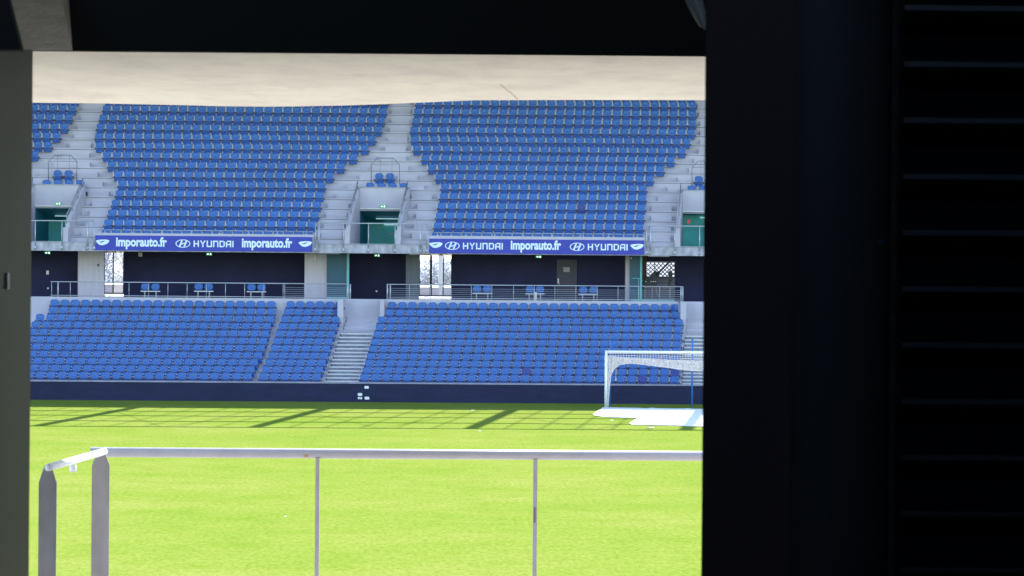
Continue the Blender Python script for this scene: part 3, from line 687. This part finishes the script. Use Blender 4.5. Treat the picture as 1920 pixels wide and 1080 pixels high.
for i in range(11):
    y, z = LY[i], LZ[i]-SEAT_TOP
    jobs = []
    # left block, counted from the gap
    p = .502; xl = A_LX.get(i, -19.2); x = A_R[i]-p/2; k = 0
    while x-p/2 > xl-.12: jobs.append((x, 'left block, %s seat from the narrow gap' % ORD[min(k, 32)], 'A')); x -= p; k += 1
    nB = 6; p = (B_R[i]-B_L[i])/nB
    for k in range(nB): jobs.append((B_R[i]-p*(k+.5), 'narrow block, %s seat left of central stairs' % ORD[k], 'B'))
    nC = round((C_R[i]-C_L[i])/.5); p = (C_R[i]-C_L[i])/nC
    for k in range(nC): jobs.append((C_L[i]+p*(k+.5), '%s seat right of the central stairs' % ORD[k], 'C'))
    xk = lane_x(1, y)[1]+.25
    for x, lab, blk in jobs:
        ind = (i < 4) or (i == 4 and blk == 'C')
        if ind and n_ind < 280:
            nv = is_navy(x, y, z)
            put_seat(x+rs.uniform(-.006, .006), y, z, ('navy replacement seat' if nv else 'blue tip-up seat')+', %s, ' % ROWN[i]+lab, 'tip-up seats of the lower tier', nv, rs.uniform(-.02, .02)); n_ind += 1
        else: bulk_seat('l', x, y, z)
print('individual seats', n_ind)
for b_ in range(0, 19):
    j = min(b_, 14); y, z = UY[b_], uz(b_)-SEAT_TOP
    for s in (-1, 0, 1, 2):
        a, c = U0[j]+(s if s < 2 else 2)*P_, U1[j]+s*P_
        if s == 1: c = [11.03, 11.10, 11.2, 11.31, 11.4, 11.48, 11.89, 12.49, 13.07, 13.72, 14.02, 14.33, 14.46, 14.54, 14.61][j]; a = [.56, .66, .76, .85, .95, 1.02, .74, .36, .02, -.41, -.53, -.56, -.46, -.38, -.31][j]
        if s == 2: a = a; c = a+4
        nn = round((c-a)/.5); p = (c-a)/nn
        if s == -1 and a < -30: nn = 16; a = c-p*nn
        for k in range(nn):
            x = a+p*(k+.5)
            if b_ == 3 and s == 1 and abs(x-W(1089, 390, y)[0]) < .27:
                put_seat(x, y, z, 'navy replacement seat, the only dark one in the right upper block', 'tip-up seats of the upper tier', True); continue
            bulk_seat('u', x, y, z)
# the hidden front-row seats over each header
for v in VOM:
    for q in range(4): bulk_seat('u', v+SH*4.2+.42+.56*q, UY[5]-.1, uz(5)-SEAT_TOP)
for key, nm in (('l', 'lower'), ('u', 'upper')):
    e = bpy.data.objects.new('seat_rows', None); COL.objects.link(e); e.location = (0, 150, 0)
    tag(e, 'remaining blue tip-up seats filling the rows of the %s tier' % nm, 'seats', 'rows of seats', 'stuff')
    for mb, pn, m_ in zip(bulk[key], ('backrests', 'seat_pans', 'brackets', 'hinges'), ('seat', 'seatpan', 'bracket', 'hinge')):
        o = mb.build(pn, m_, e, pn in ('backrests', 'seat_pans')); o['kind'] = 'stuff'
# lone seats above the entrances
for k in range(3):
    for q, px in enumerate((711, 731.5)):
        x = W(px, 335, UY[6])[0]+(k-1)*P_
        if k == 2 and q == 1: continue
        put_seat(x, UY[6]-.0, uz(6)-SEAT_TOP, 'blue seat, %s of the pair above the %s upper entrance' % (('left', 'right')[q], ('far left', 'middle', 'rightmost')[k]), 'lone seats above the entrances')
# twin seats standing in the concourse
for i, (px, py) in enumerate(((282, 545), (382, 545), (481, 546), (904, 549), (1003, 550), (1103, 551))):
    Y = 153.2; x = W(px, py, Y)[0]; z = W(px, py, Y)[1]
    lab = '%s twin blue seat behind the %s railing, under the %s banner' % (('left', 'middle', 'right')[i % 3], ('left', 'right')[i//3], ('left', 'right')[i//3])
    e = empty('twin_seat', (x, Y, FZ), lab, 'twin seat', 'twin seats in the concourse')
    for dx in (-.25, .25):
        o = MB().add([(a+x+dx, b_+Y, c-.455+z) for a, b_, c in bv], bf).build('backrest', 'seat', e, True)
        o = MB().add([(a*1.05+x+dx, Y-.02-(c-.40)*.45, z+.03+(b_+.05)*.5) for a, b_, c in pv], pf).build('seat_pan', 'seatpan', e, True)
    bx(x-.48, x+.48, Y+.0, Y+.06, z-.05, z-.01).build('beam', 'steel', e)
    for dx in (-.28, .28): MB().box(x+dx-.03, x+dx+.03, Y+.0, Y+.06, FZ+.002, z-.052).box(x+dx-.05, x+dx+.05, Y-.1, Y+.16, FZ+.0025, FZ+.02).build('leg', 'dsteel', e)

# ------------------------------------------------------------------ goal, net, poles, white sheet, wall plates
GY = 137.26; GX = 8.33
e = empty('football_goal', (GX, GY, 0), 'white football goal with its net lifted and folded under the bar', 'goal')
MB().tube([(GX, GY, 0), (GX, GY, 2.5)], .06, 12).build('post', 'white', e, True)
MB().tube([(GX+7.44, GY, 0), (GX+7.44, GY, 2.5)], .06, 12).build('post', 'white', e, True)
MB().tube([(GX-.06, GY, 2.5), (GX+7.5, GY, 2.5)], .06, 12).build('crossbar', 'white', e, True)
def gz(px, py): return W(px, py, GY)
# fine net panel just below and behind the bar
m = MB(); s_ = .12; y_ = lambda z: GY+.10+(2.44-z)*1.2
for i in range(63):
    x0 = GX+.06+i*s_; m.tube([(x0, y_(2.44), 2.44), (x0+.04, y_(2.10), 2.10)], .009, 4)
for j in range(4):
    z = 2.42-.095*j; m.tube([(GX+.05+q*.5, y_(z), z-.012*math.sin(q*2.1)) for q in range(16)], .009, 4)
m.build('upper_net', 'nylon', e)
# folded net: drape with depth, following the lifted outline
top = [(1134.5, 667), (1160, 669), (1190, 671), (1230, 673), (1270, 675), (1316, 676.5), (1420, 680), (1500, 680), (1600, 676)]
bot = [(1134.5, 765), (1141, 764), (1143, 730), (1146, 705), (1152, 692), (1162, 684.5), (1180, 681.5), (1200, 683), (1225, 686), (1250, 689), (1275, 693), (1300, 695.5), (1318, 696), (1380, 699), (1430, 697), (1440, 710), (1446, 765)]
def interp(pts, x):
    for (a, b_), (c, d) in zip(pts, pts[1:]):
        if a <= x <= c: return b_+(d-b_)*(x-a)/(c-a)
    return pts[-1][1]
for layer in range(3):
    v, f = [], []; N, K = 150, 10
    xs_ = [1134.5+(1446-1134.5)*(i/N)**1.25 for i in range(N+1)]
    for i, px in enumerate(xs_):
        yt, yb = interp(top, px), interp(bot, px)
        for j in range(K+1):
            t = j/K; px2 = px; X, Z = gz(px2, yt+(yb-yt)*t)
            v.append((X, GY+.25+.16*layer+.06*math.sin(px*.9+layer*2+t*2)+.04*math.sin(px*.33+3*t), max(Z, .01)-.015*layer*(1-t)))
    for i in range(N):
        for j in range(K): a = i*(K+1)+j; f.append((a, a+1, a+K+2, a+K+1))
    MB().add(v, f).build('folded_net', 'net', e, True)
pts = [gz(x, y) for x, y in bot if x < 1430]
MB().tube([(X, GY+.3, max(Z, .02)) for X, Z in pts], .018, 6).build('net_hem', 'nylon', e, True)
MB().tube([(gz(1162, 0)[0], GY+.5, gz(1162, 682)[1]), (gz(1161.7, 0)[0], GY+.5, gz(1162, 711)[1])], .008, 5).box(gz(1160.8, 0)[0], gz(1162.6, 0)[0], GY+.48, GY+.52, gz(1162, 714)[1], gz(1162, 711)[1]).build('hanging_cord', 'nylon', e)
for px, lab, r_ in ((1144.5, 'blue net pole rising behind the left goal post', .03), (1298.5, 'blue net pole behind the middle of the goal', .042)):
    x, z = W(px, 637, 139.4); o = MB().tube([(x, 139.4, 0), (x, 139.4, z)], r_, 10).tube([(x, 139.4, z), (x, 139.4, z+.03)], r_*1.3, 10).build('net_pole', 'pole', None, True); tag(o, lab, 'pole', 'poles behind the goal')
P1 = [(1130, 765.6), (1160, 766), (1200, 766.6), (1214, 767.3), (1221, 766), (1230, 767), (1280, 767.8), (1290, 767.2), (1297, 768), (1330, 769), (1500, 772), (1505, 803), (1420, 803), (1330, 800.7), (1300, 800.2), (1270, 798.6), (1220, 797.8), (1185, 797.2), (1180, 795), (1186, 791.5), (1195, 787), (1192, 784.8), (1160, 783.4), (1130, 782), (1114, 780), (1112.5, 777), (1121, 772)]
P1 = [Vector((*G(a, c), .012)) for a, c in P1]
P2 = []
for a, c in zip(P1, P1[1:]+P1[:1]):
    for t in (0, .33, .66): P2.append(a.lerp(c, t)+(Vector((rs.uniform(-.03, .03), rs.uniform(-.12, .12), 0)) if t else Vector()))
o = MB().prism(P2, (0, 0, .03)).build('ground_sheet', 'sheet'); tag(o, 'white ragged-edged sheet lying on the grass before the goal', 'sheet')
for px, py, wp, hp, lab in ((687.3, 726.3, 8, 5, 'top white plate of the four on the dark front wall'), (674.8, 739.6, 8.3, 5.2, 'left upper white plate on the dark front wall'), (675, 746.4, 8, 4.4, 'left lower plate with green and red marks on the front wall'), (688, 746.5, 8.6, 5.2, 'lower right white plate on the dark front wall')):
    Y = FRONT-.03; x, z = W(px, py, Y); s = .5*Y/FPX
    o = empty('wall_plate', (x, Y, z), lab, 'plate', 'small plates on the front wall')
    m = MB(); hw, hh = wp*s, hp*s
    m.prism([(x-hw, Y, z-hh*.7), (x-hw*.8, Y, z-hh), (x+hw, Y, z-hh*.95), (x+hw, Y, z+hh*.7), (x+hw*.75, Y, z+hh), (x-hw*.95, Y, z+hh)], (0, .025, 0)); m.build('plate', 'paper', o)
    if py > 745 and px < 680:
        bx(x-hw*.2, x+hw*.5, Y-.006, Y-.001, z+hh*.3, z+hh*.9).build('green_mark', 'teal', o); bx(x-hw*.4, x+hw*.2, Y-.006, Y-.001, z-hh*.95, z-hh*.45).build('red_mark', 'red', o)
# stray white scraps on the grass
for i, (px, py, sc) in enumerate(((1147, 789, .08), (1221, 802.5, .13), (886, 770, .06), (900, 809, .05), (535, 970, .025))):
    x, y = G(px, py); o = MB().prism([(x-sc, y-sc*.8, .01), (x+sc*.7, y-sc, .01), (x+sc, y+sc*.8, .01), (x-sc*.5, y+sc, .01)], (0, 0, .02)).build('litter_scrap', 'paper')
    tag(o, ['white scrap on the grass left of the sheet', 'larger white scrap just below the sheet', 'tiny white scrap in the roof lattice shadow', 'tiny white scrap on sunlit grass beyond the near rail', 'tiny white scrap on near grass left of the rail bar'][i], 'litter', 'white scraps on the grass')

# ------------------------------------------------------------------ near side: handrails, terrace, soffit, passage
RY = 16.0
e = empty('near_guard_rail', (0, RY, 3.7), 'pale steel guard rail running across the near foreground', 'railing')
xl, zt = W(170, 847.5, RY); xr = 2.2; zr_ = W(700, 851, RY)[1]
MB().tube([(xl, RY, zr_), (xr, RY, zr_)], .0255, 20).build('top_tube', 'nearrail', e, True)
for px in (595, 1003): 
    x = W(px, 950, RY)[0]; MB().box(x-.0105, x+.0105, RY-.02, RY+.02, 3.7, zr_-.02).build('upright', 'nearrail', e)
x, z = W(1002.5, 965, RY); bx(x-.005, x+.004, RY-.0215, RY-.0205, z-.04, z+.04).build('red_sticker', mat('faded_sticker', (.26, .12, .10), .6), e)
x, z = W(574, 855, RY); bx(x-.008, x+.008, RY-.027, RY-.022, z-.004, z+.006).build('rust_spot', 'orange', e)
e = empty('side_handrail', (-2, 15, 3.7), 'short white-topped handrail on two broad flat steel posts at left', 'handrail')
def plate(px0, px1, pyt, pyc, capw, Y):
    x0, _ = W(px0, 980, Y); x1, _ = W(px1, 980, Y); zc = W((px0+px1)/2, pyc, Y)[1]; zt = W((px0+px1)/2, pyt, Y)[1]; xc = (x0+x1)/2
    pts = [(x0, Y, 3.7), (x1, Y, 3.7), (x1, Y, zc), (xc+capw*.75, Y, zt-.008), (xc+capw*.3, Y, zt), (xc-capw*.3, Y, zt), (xc-capw*.75, Y, zt-.008), (x0, Y, zc)]
    return MB().prism(pts, (0, .012, 0)).build('flat_post', 'flatpost', e), xc, zt
Y1, Y2 = 14.4, 15.6
_, xa, za = plate(72, 105.5, 871, 905, .022, Y1); _, xb, zb = plate(171.5, 204.5, 842, 872, .022, Y2)
MB().tube([(xa+.006, Y1-.03, za-.012), (xb+.012, Y2+.05, zb-.016)], .0175, 16).build('rail_tube', 'white', e, True)
x, z = W(137, 880, 14.9)
MB().tube([(x, 14.9, z+.02), (x, 14.9, z-.012)], .017, 14).build('bracket_knob', 'white', e, True)
# near terrace floor and steps
m = MB().box(-9, 9, 12.3, 16.6, 3.4, 3.7)
for i in range(12): m.box(-9, 9, 16.603+.8*i, 17.4+.8*i, -.04, 3.38-.3*i)
o = m.build('near_terrace', 'floor'); tag(o, 'sunlit pale concrete terrace under the near guard rail', 'terrace')
# soffit slab overhead
SZ = H+.9
near = [(-20, 95.6), (60, 96.2), (400, 99), (700, 101.3), (1000, 103.4), (1330, 106), (1400, 106.5)]
far = [(1400, 188.5), (1330, 188), (1100, 187.4), (890, 188), (830, 190.5), (760, 193.6), (700, 196), (640, 198), (560, 199.5), (500, 200), (420, 199.3), (340, 197.2), (200, 194.2), (60, 192.5), (-20, 191)]
pts = [(G(a, c, SZ)[0], G(a, c, SZ)[1], SZ) for a, c in near[::-1]]+[(G(a, c, SZ)[0], G(a, c, SZ)[1], SZ) for a, c in far[::-1]]
o = MB().prism(pts, (0, 0, .35)).build('soffit_slab', 'plaster'); tag(o, 'cream streaked plaster soffit across the top of the opening', 'soffit')
nd = min(p[1] for p in pts)
cr = [Vector((*G(a, c, SZ), SZ-.001)) for a, c in ((938, 158), (950, 168), (958, 174), (972, 187.5))]
MB().tube(cr, .0022, 5).build('hairline_crack', mat('crack_brown', (.50, .36, .28), .8), o)
# dark down-stand beam in front of the soffit
BY = 9.0; zA = W(0, 95.2, BY)[1]; zB = W(1500, 107.2, BY)[1]; xA = W(-200, 95, BY)[0]; xB = W(2000, 100, BY)[0]
zA = W(-200, 93.2, BY)[1]; zB = W(2000, 111.2, BY)[1]
o = MB().add([(xA-2, BY, zA), (xB+2, BY, zB), (xB+2, BY, 8.4), (xA-2, BY, 8.4), (xA-2, BY+.4, zA+.03), (xB+2, BY+.4, zB+.03), (xB+2, BY+.4, 8.4), (xA-2, BY+.4, 8.4)],
     [(0, 1, 2, 3), (4, 7, 6, 5), (0, 4, 5, 1), (2, 6, 7, 3), (0, 3, 7, 4), (1, 5, 6, 2)]).build('downstand_beam', 'black'); tag(o, 'black beam across the top of the view, over the soffit', 'beam')
# corbel at upper left: its visible face leans away from the viewer
def Wp(px, py, Y): x, z = W(px, py, Y); return (x, Y, z)
o = MB().add([Wp(2, -30, 7.6), Wp(110, -30, 7.6), Wp(134, 92, 8.7), Wp(42, 92, 8.7), Wp(2, -30, 8.95), Wp(128, -30, 8.95), Wp(136, 94.5, 8.95), Wp(42, 94.5, 8.95)],
     [(0, 1, 2, 3), (4, 7, 6, 5), (0, 4, 5, 1), (3, 2, 6, 7), (0, 3, 7, 4), (1, 5, 6, 2)]).build('concrete_corbel', 'corbel'); tag(o, 'rough grey-brown concrete corbel at the upper left corner', 'corbel')
# left jamb: broad satin pillar whose inner side faces the opening
xj = W(58, 560, 6.0)[0]
e = empty('left_pillar', (xj, 5.8, 3.9), 'satin grey pillar edging the left side of the opening', 'pillar')
zc = W(58, 93, 6.0)[1]
zn = W(0, 92, 5.2)[1]; pl = [(xj-1.6, 5.2), (xj-.045, 5.2), (xj, 6.0), (xj-1.6, 6.0)]
MB().add([(x, y, 3.9) for x, y in pl]+[(pl[0][0], 5.2, zn), (pl[1][0], 5.2, zn), (pl[2][0], 6.0, zc), (pl[3][0], 6.0, zc)], [(3, 2, 1, 0), (4, 5, 6, 7), (0, 1, 5, 4), (1, 2, 6, 5), (2, 3, 7, 6), (3, 0, 4, 7)]).build('pillar_shaft', 'jamb', e)
MB().prism([(W(-300, 92, 5.15)[0], 5.15, W(-300, 92, 5.15)[1]), (W(40, 93, 5.15)[0], 5.15, W(40, 93, 5.15)[1]), (W(6, -40, 5.15)[0], 5.15, W(6, -40, 5.15)[1]), (W(-300, -40, 5.15)[0], 5.15, W(0, -40, 5.15)[1])], (0, .04, 0)).build('pillar_head', mat('dark_brown_concrete', (.075, .07, .065), .8, var=.2), e)
yl = min((5.2+.005*i for i in range(160)), key=lambda Y: abs(W(12, 527, Y)[0]-(xj-.045*(6-Y)/.8)))
xl_ = xj-.045*(6-yl)/.8; MB().box(xl_, xl_+.004, yl-.012, yl+.012, W(12, 542, yl)[1], W(12, 512, yl)[1]).build('latch_plate', 'white', e)
# right: maroon-black column, blue-black recess, louvred shutter
x0 = W(1321, 300, 5.0)[0]; x1 = W(1486, 300, 5.0)[0]
o = MB().prism([(x0, 5.0, 3.9), (x1, 5.0, 3.9), (x1, 5.3, 3.9), (x0+.12, 5.3, 3.9)], (0, 0, 4)).build('dark_column', 'blackr'); tag(o, 'very dark maroon column closing the right side of the opening', 'column')
x2 = W(1690, 300, 4.8)[0]
o = MB().box(x1+.003, x2+.3, 5.12, 5.25, 3.9, 7.9).build('dark_panel', 'blackb'); tag(o, 'blue-black panel between the dark column and the louvred shutter', 'panel')
e = empty('louvred_shutter', (x2, 4.7, 3.9), 'black louvred shutter with faint horizontal slats at far right', 'shutter')
bx(x2, x2+1.2, 4.9, 4.95, 3.9, 7.9).build('shutter_back', 'black', e)
m = MB(); sp = 107/FPX*4.75
for i in range(48):
    z = W(1800, 100, 4.75)[1]+.6-i*sp
    if z < 3.95: break
    m.prism([(x2+.003, 4.80, z-.004), (x2+.003, 4.80, z+.004), (x2+.003, 4.86, z+.05), (x2+.003, 4.86, z-.030)], (1.15, 0, 0))
m.build('slats', mat('slat_paint', (.004, .009, .016), .4), e)
x, z = W(1653, 453, 5.1); o = MB().tube([(x, 5.1, z), (x, 5.117, z)], .004, 10).build('keyhole_cover', mat('blue_dot', (.05, .22, .32), .3)); tag(o, 'tiny blue-grey round cover on the dark panel at right', 'cover')
# pale cloth end hanging at the upper right
cl = [((1280, -20), (1312, -20)), ((1285, 0), (1318, 0)), ((1293, 18), (1322, 18)), ((1302, 34), (1326, 34)), ((1311, 48), (1328, 50)), ((1321, 55), (1329, 57))]
v, f = [], []
for i, (a, c) in enumerate(cl):
    for j in range(7):
        t = j/6; px = a[0]+(c[0]-a[0])*t; v.append(Wp(px, a[1]+(c[1]-a[1])*t, 6.6+.02*math.sin(j*1.9+i*.5)))
for i in range(len(cl)-1):
    for j in range(6): k = i*7+j; f.append((k, k+1, k+8, k+7))
k = len(v); v2 = [(x, y+.006, z) for x, y, z in v]
o = MB().add(v, f).add(v2, f).build('hanging_cloth', mat('pale_cloth', (.88, .90, .88), .8), None, True); tag(o, 'end of a pale cloth hanging at the upper right beside the dark column', 'cloth')
# the passage round the viewer
e = empty('passage', (0, 2, 3.9), 'dark passage the view is taken from', 'passage')
bx(-3.2, 3.2, -3, 12.297, 3.6, 3.9).build('floor_slab', mat('passage_floor', (.10, .10, .10), .8, var=.1), e)
bx(-3.2, 3.2, -3, nd+.6, 8.403, 8.6).build('ceiling', 'black', e)
bx(-3.4, -3.203, -3, 12.3, 3.6, 8.6).build('side_wall', 'black', e); bx(3.203, 3.4, -3, 12.3, 3.6, 8.6).build('side_wall', 'black', e)
bx(-3.4, 3.4, -3.2, -3.003, 3.6, 7.6).build('rear_wall', 'black', e)
bx(-3.19, xj-1.603, 5.5, 5.7, 3.903, 8.4).build('side_infill', 'black', e); bx(x2+1.21, 3.19, 5.0, 5.2, 3.903, 8.4).build('side_infill', 'black', e)
